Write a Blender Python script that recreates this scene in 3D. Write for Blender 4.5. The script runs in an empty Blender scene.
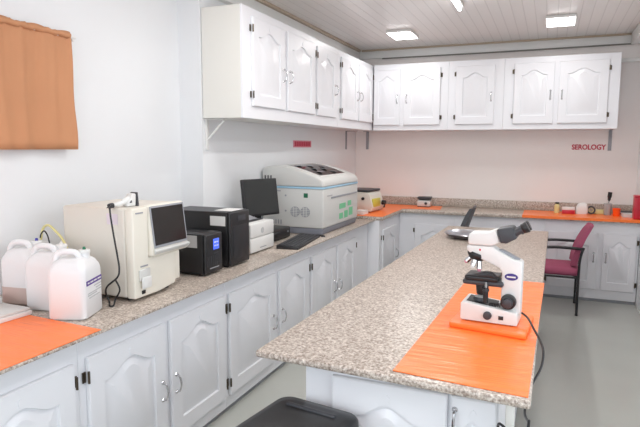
import bpy, bmesh, math, random
from mathutils import Vector, Matrix
random.seed(7)
S = bpy.context.scene
COL = S.collection
R = math.radians
PI = math.pi

# ------------------------------------------------------------------ camera
cam_d = bpy.data.cameras.new('camera')
cam_d.sensor_width = 36.0
cam_d.lens = 558.73 / 640 * 36
cam_d.clip_start = 0.05
cam = bpy.data.objects.new('camera', cam_d)
COL.objects.link(cam)
yw, pt, rl = R(-22.29), R(6.74), R(0.24)
fw = Vector((math.sin(yw) * math.cos(pt), math.cos(yw) * math.cos(pt), -math.sin(pt)))
rt = Vector((math.cos(yw), -math.sin(yw), 0))
up = rt.cross(fw)
rt2 = rt * math.cos(rl) + up * math.sin(rl)
up2 = up * math.cos(rl) - rt * math.sin(rl)
M4 = Matrix((rt2, up2, -fw)).transposed().to_4x4()
M4.translation = (2.4004, 0, 1.6856)
cam.matrix_world = M4
S.camera = cam

# ------------------------------------------------------------------ light, exposure
w = bpy.data.worlds.new('daylight')
S.world = w
w.use_nodes = True
w.node_tree.nodes['Background'].inputs['Color'].default_value = (0.75, 0.87, 1.0, 1)
w.node_tree.nodes['Background'].inputs['Strength'].default_value = 1.0
S.view_settings.view_transform = 'Standard'
S.view_settings.look = 'None'
S.view_settings.gamma = 1
S.view_settings.use_curve_mapping = False
S.view_settings.exposure = 0.06
S.cycles.use_denoising = True
S.cycles.max_bounces = 10
S.cycles.diffuse_bounces = 6


def area(name, loc, rot, sx, sy, power, col=(1, 1, 1), spread=180):
    d = bpy.data.lights.new(name, 'AREA')
    d.shape = 'RECTANGLE'
    d.size, d.size_y = sx, sy
    d.energy = power
    d.color = col
    d.spread = R(spread)
    o = bpy.data.objects.new(name, d)
    o.location = loc
    o.rotation_euler = rot
    COL.objects.link(o)
    return o


# added daylight through two unseen windows, right wall and behind camera, for brightness
area('added_right_window_light', (3.55, 1.2, 1.75), (0, R(90), 0), 1.5, 2.4, 30, (0.90, 0.95, 1.0))
area('added_near_window_light', (1.2, -1.5, 1.75), (R(90), 0, 0), 2.6, 1.5, 42, (0.94, 0.97, 1.0))
LAMP_POWER = 11

# ------------------------------------------------------------------ materials
def rgb(h):
    h = h.lstrip('#')
    c = [int(h[i:i + 2], 16) / 255 for i in (0, 2, 4)]
    return tuple((x / 12.92 if x <= .04045 else ((x + .055) / 1.055) ** 2.4) for x in c) + (1,)


def mat(name, col, rough=.5, metal=0, spec=.5, noise=0, nscale=40, bump=0, bscale=60, emit=None, estr=0, coat=0, alpha=1,
        trans=0, sss=0):
    m = bpy.data.materials.new(name)
    m.use_nodes = True
    nt = m.node_tree
    b = nt.nodes['Principled BSDF']
    c = rgb(col) if isinstance(col, str) else col
    b.inputs['Base Color'].default_value = c
    b.inputs['Roughness'].default_value = rough
    b.inputs['Metallic'].default_value = metal
    b.inputs['Specular IOR Level'].default_value = spec
    b.inputs['Coat Weight'].default_value = coat
    b.inputs['Alpha'].default_value = alpha
    b.inputs['Transmission Weight'].default_value = trans
    if sss:
        b.inputs['Subsurface Weight'].default_value = sss
        b.inputs['Subsurface Radius'].default_value = (.03, .03, .03)
    tc = nt.nodes.new('ShaderNodeTexCoord')
    if noise:
        n = nt.nodes.new('ShaderNodeTexNoise')
        n.inputs['Scale'].default_value = nscale
        n.inputs['Detail'].default_value = 4
        nt.links.new(tc.outputs['Object'], n.inputs['Vector'])
        mx = nt.nodes.new('ShaderNodeMix')
        mx.data_type = 'RGBA'
        mx.inputs[6].default_value = tuple(x * (1 - noise) for x in c[:3]) + (1,)
        mx.inputs[7].default_value = tuple(min(1, x * (1 + noise)) for x in c[:3]) + (1,)
        nt.links.new(n.outputs['Fac'], mx.inputs[0])
        nt.links.new(mx.outputs[2], b.inputs['Base Color'])
    if bump:
        n2 = nt.nodes.new('ShaderNodeTexNoise')
        n2.inputs['Scale'].default_value = bscale
        nt.links.new(tc.outputs['Object'], n2.inputs['Vector'])
        bp = nt.nodes.new('ShaderNodeBump')
        bp.inputs['Strength'].default_value = bump
        bp.inputs['Distance'].default_value = .01
        nt.links.new(n2.outputs['Fac'], bp.inputs['Height'])
        nt.links.new(bp.outputs['Normal'], b.inputs['Normal'])
    if emit:
        b.inputs['Emission Color'].default_value = rgb(emit) if isinstance(emit, str) else emit
        b.inputs['Emission Strength'].default_value = estr
    return m


def granite():
    m = bpy.data.materials.new('speckled_granite')
    m.use_nodes = True
    nt = m.node_tree
    b = nt.nodes['Principled BSDF']
    b.inputs['Roughness'].default_value = .32
    tc = nt.nodes.new('ShaderNodeTexCoord')
    mp = nt.nodes.new('ShaderNodeMapping')
    nt.links.new(tc.outputs['Object'], mp.inputs['Vector'])
    n = nt.nodes.new('ShaderNodeTexNoise')
    n.inputs['Scale'].default_value = 95
    n.inputs['Detail'].default_value = 3
    n.inputs['Roughness'].default_value = .65
    nt.links.new(mp.outputs[0], n.inputs['Vector'])
    r = nt.nodes.new('ShaderNodeValToRGB')
    els = r.color_ramp.elements
    els[0].position = .33
    els[0].color = rgb('#76685e')
    els[1].position = .72
    els[1].color = rgb('#e8dfd6')
    for p, c in ((.43, '#9c8d82'), (.50, '#b2a69b'), (.57, '#c5bab0')):
        e = els.new(p)
        e.color = rgb(c)
    nt.links.new(n.outputs['Fac'], r.inputs[0])
    v = nt.nodes.new('ShaderNodeTexVoronoi')
    v.inputs['Scale'].default_value = 60
    nt.links.new(mp.outputs[0], v.inputs['Vector'])
    r2 = nt.nodes.new('ShaderNodeValToRGB')
    r2.color_ramp.elements[0].position = .0
    r2.color_ramp.elements[0].color = (.72, .70, .66, 1)
    r2.color_ramp.elements[1].position = .35
    r2.color_ramp.elements[1].color = (1, 1, 1, 1)
    nt.links.new(v.outputs['Distance'], r2.inputs[0])
    mx = nt.nodes.new('ShaderNodeMix')
    mx.data_type = 'RGBA'
    mx.blend_type = 'MULTIPLY'
    mx.inputs[0].default_value = .6
    nt.links.new(r.outputs[0], mx.inputs[6])
    nt.links.new(r2.outputs[0], mx.inputs[7])
    nt.links.new(mx.outputs[2], b.inputs['Base Color'])
    return m


def plank_mat():
    m = mat('ceiling_planks', '#efebe8', rough=.28)
    nt = m.node_tree
    b = nt.nodes['Principled BSDF']
    tc = [n for n in nt.nodes if n.bl_idname == 'ShaderNodeTexCoord'][0]
    sp = nt.nodes.new('ShaderNodeSeparateXYZ')
    nt.links.new(tc.outputs['Object'], sp.inputs[0])
    mo = nt.nodes.new('ShaderNodeMath')
    mo.operation = 'MULTIPLY'
    mo.inputs[1].default_value = 1 / .1
    nt.links.new(sp.outputs['X'], mo.inputs[0])
    fr = nt.nodes.new('ShaderNodeMath')
    fr.operation = 'FRACT'
    nt.links.new(mo.outputs[0], fr.inputs[0])
    r = nt.nodes.new('ShaderNodeValToRGB')
    r.color_ramp.elements[0].position = 0
    r.color_ramp.elements[0].color = (0, 0, 0, 1)
    r.color_ramp.elements[1].position = .12
    r.color_ramp.elements[1].color = (1, 1, 1, 1)
    nt.links.new(fr.outputs[0], r.inputs[0])
    mx = nt.nodes.new('ShaderNodeMix')
    mx.data_type = 'RGBA'
    mx.inputs[6].default_value = rgb('#d3cecb')
    mx.inputs[7].default_value = rgb('#efebe8')
    nt.links.new(r.outputs[0], mx.inputs[0])
    nt.links.new(mx.outputs[2], b.inputs['Base Color'])
    bu = nt.nodes.new('ShaderNodeBump')
    bu.inputs['Strength'].default_value = .4
    bu.inputs['Distance'].default_value = .004
    nt.links.new(r.outputs[0], bu.inputs['Height'])
    nt.links.new(bu.outputs[0], b.inputs['Normal'])
    return m


def vinyl():
    m = mat('orange_vinyl', '#ff7e36', rough=.3, spec=.45)
    nt = m.node_tree
    b = nt.nodes['Principled BSDF']
    tc = [n for n in nt.nodes if n.bl_idname == 'ShaderNodeTexCoord'][0]
    mp = nt.nodes.new('ShaderNodeMapping')
    mp.inputs['Scale'].default_value = (1.2, 9, 1)
    nt.links.new(tc.outputs['Object'], mp.inputs['Vector'])
    n = nt.nodes.new('ShaderNodeTexNoise')
    n.inputs['Scale'].default_value = 2.2
    n.inputs['Detail'].default_value = 3
    nt.links.new(mp.outputs[0], n.inputs['Vector'])
    bu = nt.nodes.new('ShaderNodeBump')
    bu.inputs['Strength'].default_value = .35
    bu.inputs['Distance'].default_value = .02
    nt.links.new(n.outputs['Fac'], bu.inputs['Height'])
    nt.links.new(bu.outputs[0], b.inputs['Normal'])
    return m


M = dict(
    wall=mat('white_wall_paint', '#e6e8ea', .6, noise=.02, nscale=3),
    backwall=mat('warm_white_wall_paint', '#ebe5e2', .6, noise=.02, nscale=3),
    trim=mat('white_trim_paint', '#e6e6e4', .45),
    beige=mat('beige_trim', '#b9a894', .5),
    cab=mat('white_gloss_cabinet_paint', '#e9eaee', .34, noise=.015, nscale=6),
    end=mat('cream_shaded_side_and_post', '#e3e2dc', .45),  # cream tint stands for shade on the cupboard side; the post's own colour
    chrome=mat('chrome', '#c8c8ca', .18, metal=1),
    bronze=mat('dark_brass', '#5a5044', .35, metal=.8),
    black=mat('black_plastic', '#1b1b1e', .4),
    blackm=mat('black_matt_metal', '#202024', .5),
    dark=mat('dark_grey_plastic', '#3a3b40', .45),
    grey=mat('grey_plastic', '#989aa0', .5),
    ltgrey=mat('light_grey_plastic', '#cfcfcc', .45),
    slate=mat('slate_plinth', '#7f828c', .5),
    ivory=mat('ivory_plastic', '#e4e0d4', .42),
    ivory2=mat('tan_ivory_plastic', '#dad5cb', .42),
    white=mat('white_plastic', '#dededc', .4),
    screen=mat('dark_glass_screen', '#22201f', .12),
    mscreen=mat('dark_monitor_screen', '#2a2c2c', .35),
    lcd=mat('blue_lcd', '#3f5fd8', .3, emit='#4668f0', estr=.7),
    paper=mat('white_paper', '#e4e4e2', .7),
    greypaper=mat('grey_sticker', '#b9babb', .6),
    granite=granite(),
    floor=mat('grey_sheet_floor', '#b6b8b2', .22, noise=.05, nscale=2.5),
    ceil=plank_mat(),
    vinyl=vinyl(),
    curtain=mat('peach_curtain_cloth', '#c58d66', .75, noise=.06, nscale=5, sss=.1),
    jug=mat('translucent_white_jug', '#e2e2e3', .35, sss=.08),
    jugamber=mat('faintly_brown_jug_base', '#c9b4ad', .4, sss=.2),
    purple=mat('purple_print', '#53318c', .5),
    violet=mat('violet_badge', '#3d2f7d', .35),
    green=mat('green_sticker', '#74c394', .5),
    dgreen=mat('dark_green_sticker', '#1f6b4a', .5),
    bluestripe=mat('pale_blue_stripe', '#a8cfe6', .4),
    red=mat('red_letters', '#b8213f', .5),
    redbin=mat('red_plastic', '#c21f36', .35),
    pink=mat('pinkish_sign', '#d98c9c', .6),
    burg=mat('burgundy_fabric', '#a3506b', .85, noise=.12, nscale=120, bump=.2, bscale=300),
    yellow=mat('yellow_plastic', '#d3c84e', .4),
    amber=mat('yellow_tube', '#dcd294', .35),
    blue=mat('blue_cap', '#3f3f9c', .4),
    orange=mat('orange_plastic', '#ff5a10', .35),
    clear=mat('frosted_clear_plastic', '#dfe3e3', .25, trans=.6),
    steel=mat('brushed_steel', '#b9bac0', .28, metal=1),
    wire=mat('dark_conduit', '#77756f', .5),
    glass=mat('clear_window_pane', '#ffffff', .02, trans=1),
    lamp=mat('lamp_diffuser', '#ffffff', .5, emit='#ffffff', estr=9),
    lavender=mat('lavender_note', '#ddd2da', .7),
)

# ------------------------------------------------------------------ mesh helpers
class MB:
    def __init__(s):
        s.b = bmesh.new()

    def _post(s, vs, bevel, seg=2, mtx=None):
        if mtx is not None:
            bmesh.ops.transform(s.b, matrix=mtx, verts=vs)
        if bevel:
            es = list({e for v in vs for e in v.link_edges})
            bmesh.ops.bevel(s.b, geom=es, offset=bevel, segments=seg, profile=.5, affect='EDGES', clamp_overlap=True)

    def box(s, x0, x1, y0, y1, z0, z1, bevel=0, seg=2, mtx=None):
        r = bmesh.ops.create_cube(s.b, size=1)
        vs = r['verts']
        bmesh.ops.transform(s.b, matrix=Matrix.Translation(((x0 + x1) / 2, (y0 + y1) / 2, (z0 + z1) / 2)) @
                            Matrix.Diagonal((x1 - x0, y1 - y0, z1 - z0, 1)), verts=vs)
        s._post(vs, bevel, seg, mtx)
        return s

    def cyl(s, p0, p1, r0, r1=None, n=24, bevel=0):
        p0, p1 = Vector(p0), Vector(p1)
        r1 = r0 if r1 is None else r1
        d = p1 - p0
        q = d.to_track_quat('Z', 'Y').to_matrix().to_4x4()
        r = bmesh.ops.create_cone(s.b, cap_ends=True, segments=n, radius1=max(r0, 1e-5), radius2=max(r1, 1e-5), depth=d.length)
        mt = Matrix.Translation((p0 + p1) / 2) @ q
        bmesh.ops.transform(s.b, matrix=mt, verts=r['verts'])
        if bevel:
            vset = set(r['verts'])
            es = [e for e in {e for v in r['verts'] for e in v.link_edges}
                  if abs(((e.verts[0].co - e.verts[1].co).normalized()).dot(d.normalized())) < .5]
            bmesh.ops.bevel(s.b, geom=es, offset=bevel, segments=2, profile=.5, affect='EDGES', clamp_overlap=True)
        return s

    def prism(s, pts, axis, a0, a1, bevel=0, seg=2, mtx=None):
        """polygon pts in the two other axes, extruded along axis from a0 to a1"""
        def P(u, v, a):
            return {'x': (a, u, v), 'y': (u, a, v), 'z': (u, v, a)}[axis]
        A = [s.b.verts.new(P(u, v, a0)) for u, v in pts]
        B = [s.b.verts.new(P(u, v, a1)) for u, v in pts]
        fs = [s.b.faces.new(A), s.b.faces.new(B[::-1])]
        n = len(pts)
        for i in range(n):
            fs.append(s.b.faces.new((A[i], B[i], B[(i + 1) % n], A[(i + 1) % n])))
        bmesh.ops.recalc_face_normals(s.b, faces=fs)
        s._post(A + B, bevel, seg, mtx)
        return s

    def tube(s, pts, r, n=10, smooth=True, cap=True):
        pts = [Vector(p) for p in pts]
        if smooth and len(pts) > 2:
            out = []
            P = [pts[0]] + pts + [pts[-1]]
            for i in range(1, len(P) - 2):
                for k in range(6):
                    t = k / 6
                    a, b, c, d = P[i - 1], P[i], P[i + 1], P[i + 2]
                    out.append(.5 * ((2 * b) + (c - a) * t + (2 * a - 5 * b + 4 * c - d) * t * t + (3 * b - a - 3 * c + d) * t ** 3))
            out.append(pts[-1])
            pts = out
        rings = []
        prev = None
        for i, p in enumerate(pts):
            t = (pts[min(i + 1, len(pts) - 1)] - pts[max(i - 1, 0)]).normalized()
            if prev is None:
                u = t.orthogonal().normalized()
            else:
                u = (prev - t * prev.dot(t)).normalized()
            prev = u
            v = t.cross(u)
            rr = r[min(i, len(r) - 1)] if isinstance(r, (list, tuple)) else r
            rings.append([s.b.verts.new(p + (u * math.cos(2 * PI * k / n) + v * math.sin(2 * PI * k / n)) * rr) for k in range(n)])
        for a, b in zip(rings, rings[1:]):
            for k in range(n):
                s.b.faces.new((a[k], a[(k + 1) % n], b[(k + 1) % n], b[k]))
        if cap:
            s.b.faces.new(rings[0][::-1])
            s.b.faces.new(rings[-1])
        return s

    def lathe(s, prof, center=(0, 0, 0), n=32, mtx=None):
        cx, cy, cz = center
        rings = []
        for r, z in prof:
            if r < 1e-5:
                rings.append([s.b.verts.new((cx, cy, cz + z))])
            else:
                rings.append([s.b.verts.new((cx + r * math.cos(2 * PI * k / n), cy + r * math.sin(2 * PI * k / n), cz + z)) for k in range(n)])
        for a, b in zip(rings, rings[1:]):
            for k in range(n):
                if len(a) == 1 and len(b) > 1:
                    s.b.faces.new((a[0], b[k], b[(k + 1) % n]))
                elif len(b) == 1 and len(a) > 1:
                    s.b.faces.new((a[k], a[(k + 1) % n], b[0]))
                elif len(a) > 1:
                    s.b.faces.new((a[k], a[(k + 1) % n], b[(k + 1) % n], b[k]))
        if mtx is not None:
            bmesh.ops.transform(s.b, matrix=mtx, verts=[v for r in rings for v in r])
        return s

    def loft(s, secs, cap=True):
        rings = [[s.b.verts.new(p) for p in sec] for sec in secs]
        n = len(rings[0])
        for a, b in zip(rings, rings[1:]):
            for k in range(n):
                s.b.faces.new((a[k], a[(k + 1) % n], b[(k + 1) % n], b[k]))
        if cap:
            s.b.faces.new(rings[0][::-1])
            s.b.faces.new(rings[-1])
        return s

    def xf(s, mtx):
        bmesh.ops.transform(s.b, matrix=mtx, verts=s.b.verts[:])
        return s

    def build(s, name, m, parent=None, angle=35):
        bmesh.ops.recalc_face_normals(s.b, faces=s.b.faces[:])
        me = bpy.data.meshes.new(name)
        s.b.to_mesh(me)
        s.b.free()
        me.materials.append(m)
        me.polygons.foreach_set('use_smooth', [True] * len(me.polygons))
        me.set_sharp_from_angle(angle=R(angle))
        o = bpy.data.objects.new(name, me)
        COL.objects.link(o)
        if parent is not None:
            o.parent = parent
        return o


def rr(cx, cy, hx, hy, r, z, n=5):
    """rounded rectangle ring at height z"""
    out = []
    r = min(r, hx * .999, hy * .999)
    for sx, sy, a0 in ((1, 1, 0), (-1, 1, 90), (-1, -1, 180), (1, -1, 270)):
        for k in range(n + 1):
            a = R(a0 + 90 * k / n)
            out.append((cx + sx * (hx - r) + r * math.cos(a), cy + sy * (hy - r) + r * math.sin(a), z))
    return out


def tag(o, label, cat, group=None):
    o['label'] = label
    o['category'] = cat
    if group:
        o['group'] = group
    return o


def thing(name, label, cat, loc=(0, 0, 0), rz=0, group=None):
    o = bpy.data.objects.new(name, None)
    o.empty_display_size = .1
    o.location = loc
    o.rotation_euler = (0, 0, rz)
    COL.objects.link(o)
    return tag(o, label, cat, group)


def struct(o):
    o['kind'] = 'structure'
    return o


# ------------------------------------------------------------------ the room
XL, XN, YB, XR, ZC, YS, YN = -.08, -.28, 7.328, 3.33, 2.966, 3.66, -1.3
struct(MB().box(-.6, 3.6, YN - .2, YB + .2, -.1, 0).build('floor', M['floor']))
struct(MB().box(-.6, 3.6, YN - .2, YB + .2, ZC, ZC + .1).build('ceiling', M['ceil']))
struct(MB().box(XN - .15, XN, YN - .15, YS, 0, ZC).build('wall_left', M['wall']))
struct(MB().box(XN - .15, XL, YS, YB + .15, 0, ZC).build('wall_left', M['wall']))
struct(MB().box(XL, XR + .15, YB, YB + .15, 0, ZC).build('wall_back', M['backwall']))
# right wall; its unseen window opening is added to let daylight in
mb = MB()
mb.box(XR, XR + .12, YN - .15, 0, 0, ZC)
mb.box(XR, XR + .12, 2.4, YB, 0, ZC)
mb.box(XR, XR + .12, 0, 2.4, 0, 1.0)
mb.box(XR, XR + .12, 0, 2.4, 2.5, ZC)
struct(mb.build('wall_right', M['wall']))
mb = MB()  # near wall; unseen window opening added for brightness
mb.box(XN, -.1, YN - .12, YN, 0, ZC)
mb.box(2.5, XR, YN - .12, YN, 0, ZC)
mb.box(-.1, 2.5, YN - .12, YN, 0, 1.0)
mb.box(-.1, 2.5, YN - .12, YN, 2.5, ZC)
struct(mb.build('wall_near', M['wall']))


def frame(x0, x1, z0, z1, mtx):
    m = MB()
    t = .05
    m.box(x0, x1, -.04, .04, z0, z0 + t).box(x0, x1, -.04, .04, z1 - t, z1)
    m.box(x0, x0 + t, -.04, .04, z0 + t, z1 - t).box(x1 - t, x1, -.04, .04, z0 + t, z1 - t)
    m.box((x0 + x1 - t) / 2, (x0 + x1 + t) / 2, -.035, .035, z0 + t, z1 - t)
    m.xf(mtx)
    return m


struct(frame(0, 2.4, 1.0, 2.5, Matrix.Translation((XR + .06, 0, 0)) @ Matrix.Rotation(R(90), 4, 'Z')).build('added_window_1', M['trim']))  # frame of the added, unseen right-wall opening
struct(frame(-.1, 2.5, 1.0, 2.5, Matrix.Translation((0, YN - .06, 0))).build('added_window_2', M['trim']))  # frame of the added opening behind the camera
# cornices and ceiling edge beads
struct(MB().box(XL, XL + .06, YS, YB, 2.83, ZC, .006).build('trim_1', M['trim']))
struct(MB().box(XL + .06, XL + .10, YS, YB - .12, ZC - .025, ZC, .004).build('trim_2', M['beige']))
struct(MB().box(XL + .06, XR, YB - .06, YB, 2.855, ZC, .006).build('trim_3', M['trim']))
struct(MB().box(XL + .10, XR, YB - .085, YB - .06, ZC - .02, ZC, .003).build('trim_4', M['beige']))
struct(MB().box(3.17, XR, 4.0, YB - .086, 2.84, ZC, .01).build('trim_5', M['trim']))
struct(MB().box(3.072, XR, YB - .05, YB, 2.66, 2.70, .006).build('trim_6', M['trim']))
o = MB().tube([(.3, YB - .075, 2.845), (1.6, YB - .075, 2.842), (3.2, YB - .075, 2.85)], .008, 8).build('ceiling_conduit', M['wire'])
tag(o, 'thin dark cable running along the wall above the back cupboards', 'cable')
struct(MB().box(XN, XN + .035, YN, YS, ZC - .07, ZC, .006).build('trim_7', M['trim']))

# ------------------------------------------------------------------ lamps of the room, plus three unseen ones added for brightness
def panel_lamp(x, y, label, group=None, sx=.28, sy=.40, power=LAMP_POWER):
    t = thing('ceiling_light', label, 'ceiling light', (x, y, ZC), 0, group)
    m = MB()
    m.box(-sx / 2, sx / 2, -sy / 2, sy / 2, -.03, -.002, .004)
    m.build('housing', M['trim'], t)
    MB().box(-sx / 2 + .012, sx / 2 - .012, -sy / 2 + .012, sy / 2 - .012, -.036, -.031).build('diffuser', M['lamp'], t)
    l = area('lamp_light', (0, 0, -.04), (0, 0, 0), sx * .9, sy * .9, power, (1, .985, .96))
    l.parent = t
    return t


panel_lamp(.80, 6.33, 'small bright panel light on the ceiling above the corner counter', power=5)
panel_lamp(2.43, 6.22, 'bright square panel light on the ceiling above the back cupboards, right of the other', power=5)
t = thing('ceiling_light', 'bright tube light cut by the top edge of the photo', 'ceiling light', (1.585, 4.68, ZC))
MB().box(-.035, .035, -.62, .62, -.03, -.002, .004).build('housing', M['trim'], t)
MB().cyl((0, -.59, -.045), (0, .59, -.045), .016).build('tube', M['lamp'], t)
l = area('lamp_light', (0, 0, -.07), (0, 0, 0), .06, 1.1, LAMP_POWER * 1.3, (1, .985, .96))
l.parent = t
panel_lamp(.95, 3.1, 'added unseen panel light on the ceiling near the analyser counter, outside the frame', power=9)  # added fill lamp, out of view, lifts the left counter
panel_lamp(2.4, 3.0, 'added unseen panel light on the ceiling above the island, outside the frame')  # added fill lamp, out of view, brightens the island
panel_lamp(1.5, .6, 'added unseen panel light on the ceiling near the camera, outside the frame', power=6)  # added fill lamp, out of view, brightens the near end

# ------------------------------------------------------------------ cabinets
def door_mesh(wd, h, arch):
    """raised-panel door, front at y=-.02, back at y=0, origin bottom left"""
    m = MB()
    b = m.b
    d0, d1 = -.02, 0.
    ml, mbm, mt = min(.088, wd * .18), .09, .08
    N = 14

    def loop(ins, y):
        x0, x1 = ml + ins, wd - ml - ins
        z0 = mbm + ins
        zs = h - mt - arch - ins * .9
        pts = [(x0, z0), (x1, z0)]
        for k in range(N + 1):
            t = k / N
            u = 1 - t
            c = abs(2 * t - 1)                      # 1 at shoulder, 0 at centre
            cc = min(1, c / .86)
            f = .5 + .5 * math.cos(PI * cc)
            pts.append((x0 + (x1 - x0) * u, zs + arch * f))
        return [b.verts.new((x, y, z)) for x, z in pts]

    L0 = loop(0, d0)
    outer = []
    for v in L0:
        outer.append(None)
    e = .005
    oc = [(e, e), (wd - e, e)] + [((wd - e) if k == 0 else (e if k == N else L0[2 + k].co.x), h - e) for k in range(N + 1)]
    O = [b.verts.new((x, d0, z)) for x, z in oc]
    L = [O, L0, loop(.004, d0 + .012), loop(.016, d0 + .012), loop(.050, d0 - .001)]
    n = len(O)
    for A, B in zip(L, L[1:]):
        for i in range(n):
            b.faces.new((A[i], A[(i + 1) % n], B[(i + 1) % n], B[i]))
    b.faces.new(L[-1])
    # chamfer and sides
    ec = [(0, 0), (wd, 0)] + [(wd if k == 0 else (0 if k == N else L0[2 + k].co.x), h) for k in range(N + 1)]
    E1 = [b.verts.new((x, d0 + e, z)) for x, z in ec]
    E2 = [b.verts.new((x, d1, z)) for x, z in ec]
    for A, B in ((E2, E1), (E1, O)):
        for i in range(n):
            b.faces.new((A[i], A[(i + 1) % n], B[(i + 1) % n], B[i]))
    b.faces.new(E2[::-1])
    # small routed drop above the arch
    zt = h - mt + .008
    m.prism([(wd / 2 - .006, zt), (wd / 2 + .006, zt), (wd / 2 + .010, zt + .022), (wd / 2 + .003, zt + .034),
             (wd / 2 - .003, zt + .034), (wd / 2 - .010, zt + .022)], 'y', d0 - .003, d0 + .001)
    return m


def add_door(root, x0, x1, z0, z1, hinge, hz=None, arch=.058, handle=True, hinges=True):
    wd, h = x1 - x0, z1 - z0
    d = door_mesh(wd, h, arch).build('door', M['cab'], root, angle=22)
    d.location = (x0, -.002, z0)
    if handle:
        hx = wd - .035 if hinge == 'l' else (.035 if wd > .2 else .014)
        zc = hz - z0
        m = MB()
        m.tube([(hx, -.02, zc - .048), (hx, -.040, zc - .042), (hx, -.050, zc - .015), (hx, -.050, zc + .015), (hx, -.040, zc + .042), (hx, -.02, zc + .048)], .0055, 8)
        for s_ in (-1, 1):
            m.cyl((hx, -.0205, zc + s_ * .048), (hx, -.0265, zc + s_ * .048), .011, .008, 12)
        m.build('handle', M['chrome'], d)
    for zz in (h * .13, h * .87) if hinges else ():
        m = MB()
        xx = 0 if hinge == 'l' else wd
        sg = -1 if hinge == 'l' else 1
        m.cyl((xx + sg * .004, -.0225, zz - .027), (xx + sg * .004, -.0225, zz + .027), .0055, None, 10)
        m.box(min(xx + sg * .004, xx + sg * .022), max(xx + sg * .004, xx + sg * .022), -.005, -.0005, zz - .024, zz + .024)
        m.build('hinge', M['bronze'], d)
    return d


def cabinet(label, loc, rz, wd, dp, h, doors, group, toe=True, side=None, name='base_cabinet', cat='cabinet', arch=.058):
    t = thing(name, label, cat, loc, rz, group)
    m = MB()
    z0 = .035 if toe else 0
    m.box(0.0005, wd - .0005, 0, dp, z0, h, .003, 1)
    m.build('carcass', M['cab'] if not side else side, t)
    if toe:
        MB().box(0.001, wd - .001, .02, dp, 0, z0 - .0005).build('plinth', M['grey'], t)
    if side:
        MB().box(.0, wd, -.018, -.0005, 0, h, .002, 1).build('face_frame', M['cab'], t)
        for d in doors:
            o = add_door(t, *d, arch=arch)
            o.location.y -= .0185
    else:
        for d in doors:
            add_door(t, *d, arch=arch)
    return t


G = 'white base cabinets along the left wall'
LX = .57
ZT = .884
def left_base(y0, y1, label, doors):
    cabinet(label, (LX, y0, 0), R(90), y1 - y0, .63 if y1 > 3.66 else .83, ZT, [(a - y0, b - y0, .115, .775, hs, hz) for a, b, hs, hz in doors], G)
left_base(.56, 1.737, 'white base cabinet under the orange mat at the left edge of the photo', [(.62, 1.115, 'l', .42), (1.165, 1.70, 'r', .42)])
left_base(1.737, 2.91, 'white two-door base cabinet under the screen analyser', [(1.775, 2.30, 'l', .42), (2.345, 2.885, 'r', .42)])
left_base(2.91, 3.605, 'white single-door base cabinet under the black power units', [(2.935, 3.565, 'l', .42)])
left_base(3.605, 4.215, 'white single-door base cabinet under the printer and keyboard, left of the narrow pair', [(3.64, 4.185, 'r', .43)])
left_base(4.215, 5.848, 'white base cabinet under the large rounded analyser', [(4.245, 4.81, 'l', .40), (4.865, 5.40, 'r', .39)])
# corner and back run
GB = 'white base cabinets along the back wall'
t = thing('corner_cabinet', 'white corner base cabinet whose side stands forward beside the left counter', 'cabinet', (.70, 5.862, 0), R(90), GB)
MB().box(0, 1.46, 0, .775, .035, .891, .003, 1).build('carcass', M['cab'], t)
MB().box(.02, 1.44, .02, .775, 0, .0345).build('plinth', M['grey'], t)
add_door(t, .10, .70, .115, .775, 'l', .42)
BY = 6.745
def back_base(x0, x1, label, doors):
    cabinet(label, (x0, BY, 0), 0, x1 - x0, YB - BY - .005, .891, [(a - x0, b - x0, .14, .765, hs, hz) for a, b, hs, hz in doors], GB)
back_base(.7005, 1.38, 'white base cabinet below the small dark-topped device on the back counter', [(.90, 1.35, 'l', .55)])
back_base(1.38, 2.385, 'white two-door base cabinet behind the far end of the island', [(1.42, 1.86, 'l', .50), (1.91, 2.35, 'r', .50)])
back_base(2.385, 3.325, 'white two-door base cabinet behind the burgundy chair', [(2.42, 2.925, 'l', .50), (2.975, 3.30, 'r', .50)])

# wall cabinets
GW = 'white wall cupboards on the left wall'
UZ0, UZ1 = 1.903, 2.722
def left_wall(y0, y1, label, doors, side=None):
    t = thing('wall_cabinet', label, 'cupboard', (.256, y0, UZ0), R(90), GW)
    MB().box(.0005, y1 - y0 - .0005, 0, .332, 0, UZ1 - UZ0, .003, 1).build('carcass', side or M['cab'], t)
    if side:
        MB().box(.0005, y1 - y0 - .0005, -.0185, -.0005, 0, UZ1 - UZ0, .002, 1).build('face_frame', M['cab'], t)
    for a, b, hs in doors:
        o = add_door(t, a - y0, b - y0, .095, .755, hs, .38, arch=.055)
        if side:
            o.location.y -= .0185
left_wall(3.67, 5.06, 'white two-door wall cupboard nearest on the left wall, with its shaded side tinted cream', [(3.80, 4.35, 'l'), (4.405, 5.01, 'r')], M['end'])  # weaker light on the camera-facing side is put into its cream colour
left_wall(5.06, 5.72, 'white single-door wall cupboard on the left wall, in the middle of the row', [(5.11, 5.63, 'l')])
left_wall(5.72, 7.322, 'white two-door wall cupboard on the left wall beside the corner', [(5.80, 6.35, 'l'), (6.405, 6.93, 'r')])
GK = 'white wall cupboards on the back wall'
UY = 6.962
def back_wall(x0, x1, label, doors):
    t = thing('wall_cabinet', label, 'cupboard', (x0, UY, UZ0), 0, GK)
    MB().box(.0005, x1 - x0 - .0005, 0, YB - UY - .004, 0, UZ1 - UZ0, .003, 1).build('carcass', M['cab'], t)
    for a, b, hs in doors:
        add_door(t, a - x0, b - x0, .065, .75, hs, .385, arch=.055)
back_wall(.278, 1.22, 'white wall cupboard on the back wall beside the corner, two doors', [(.285, .625, 'l'), (.675, 1.125, 'r')])
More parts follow.
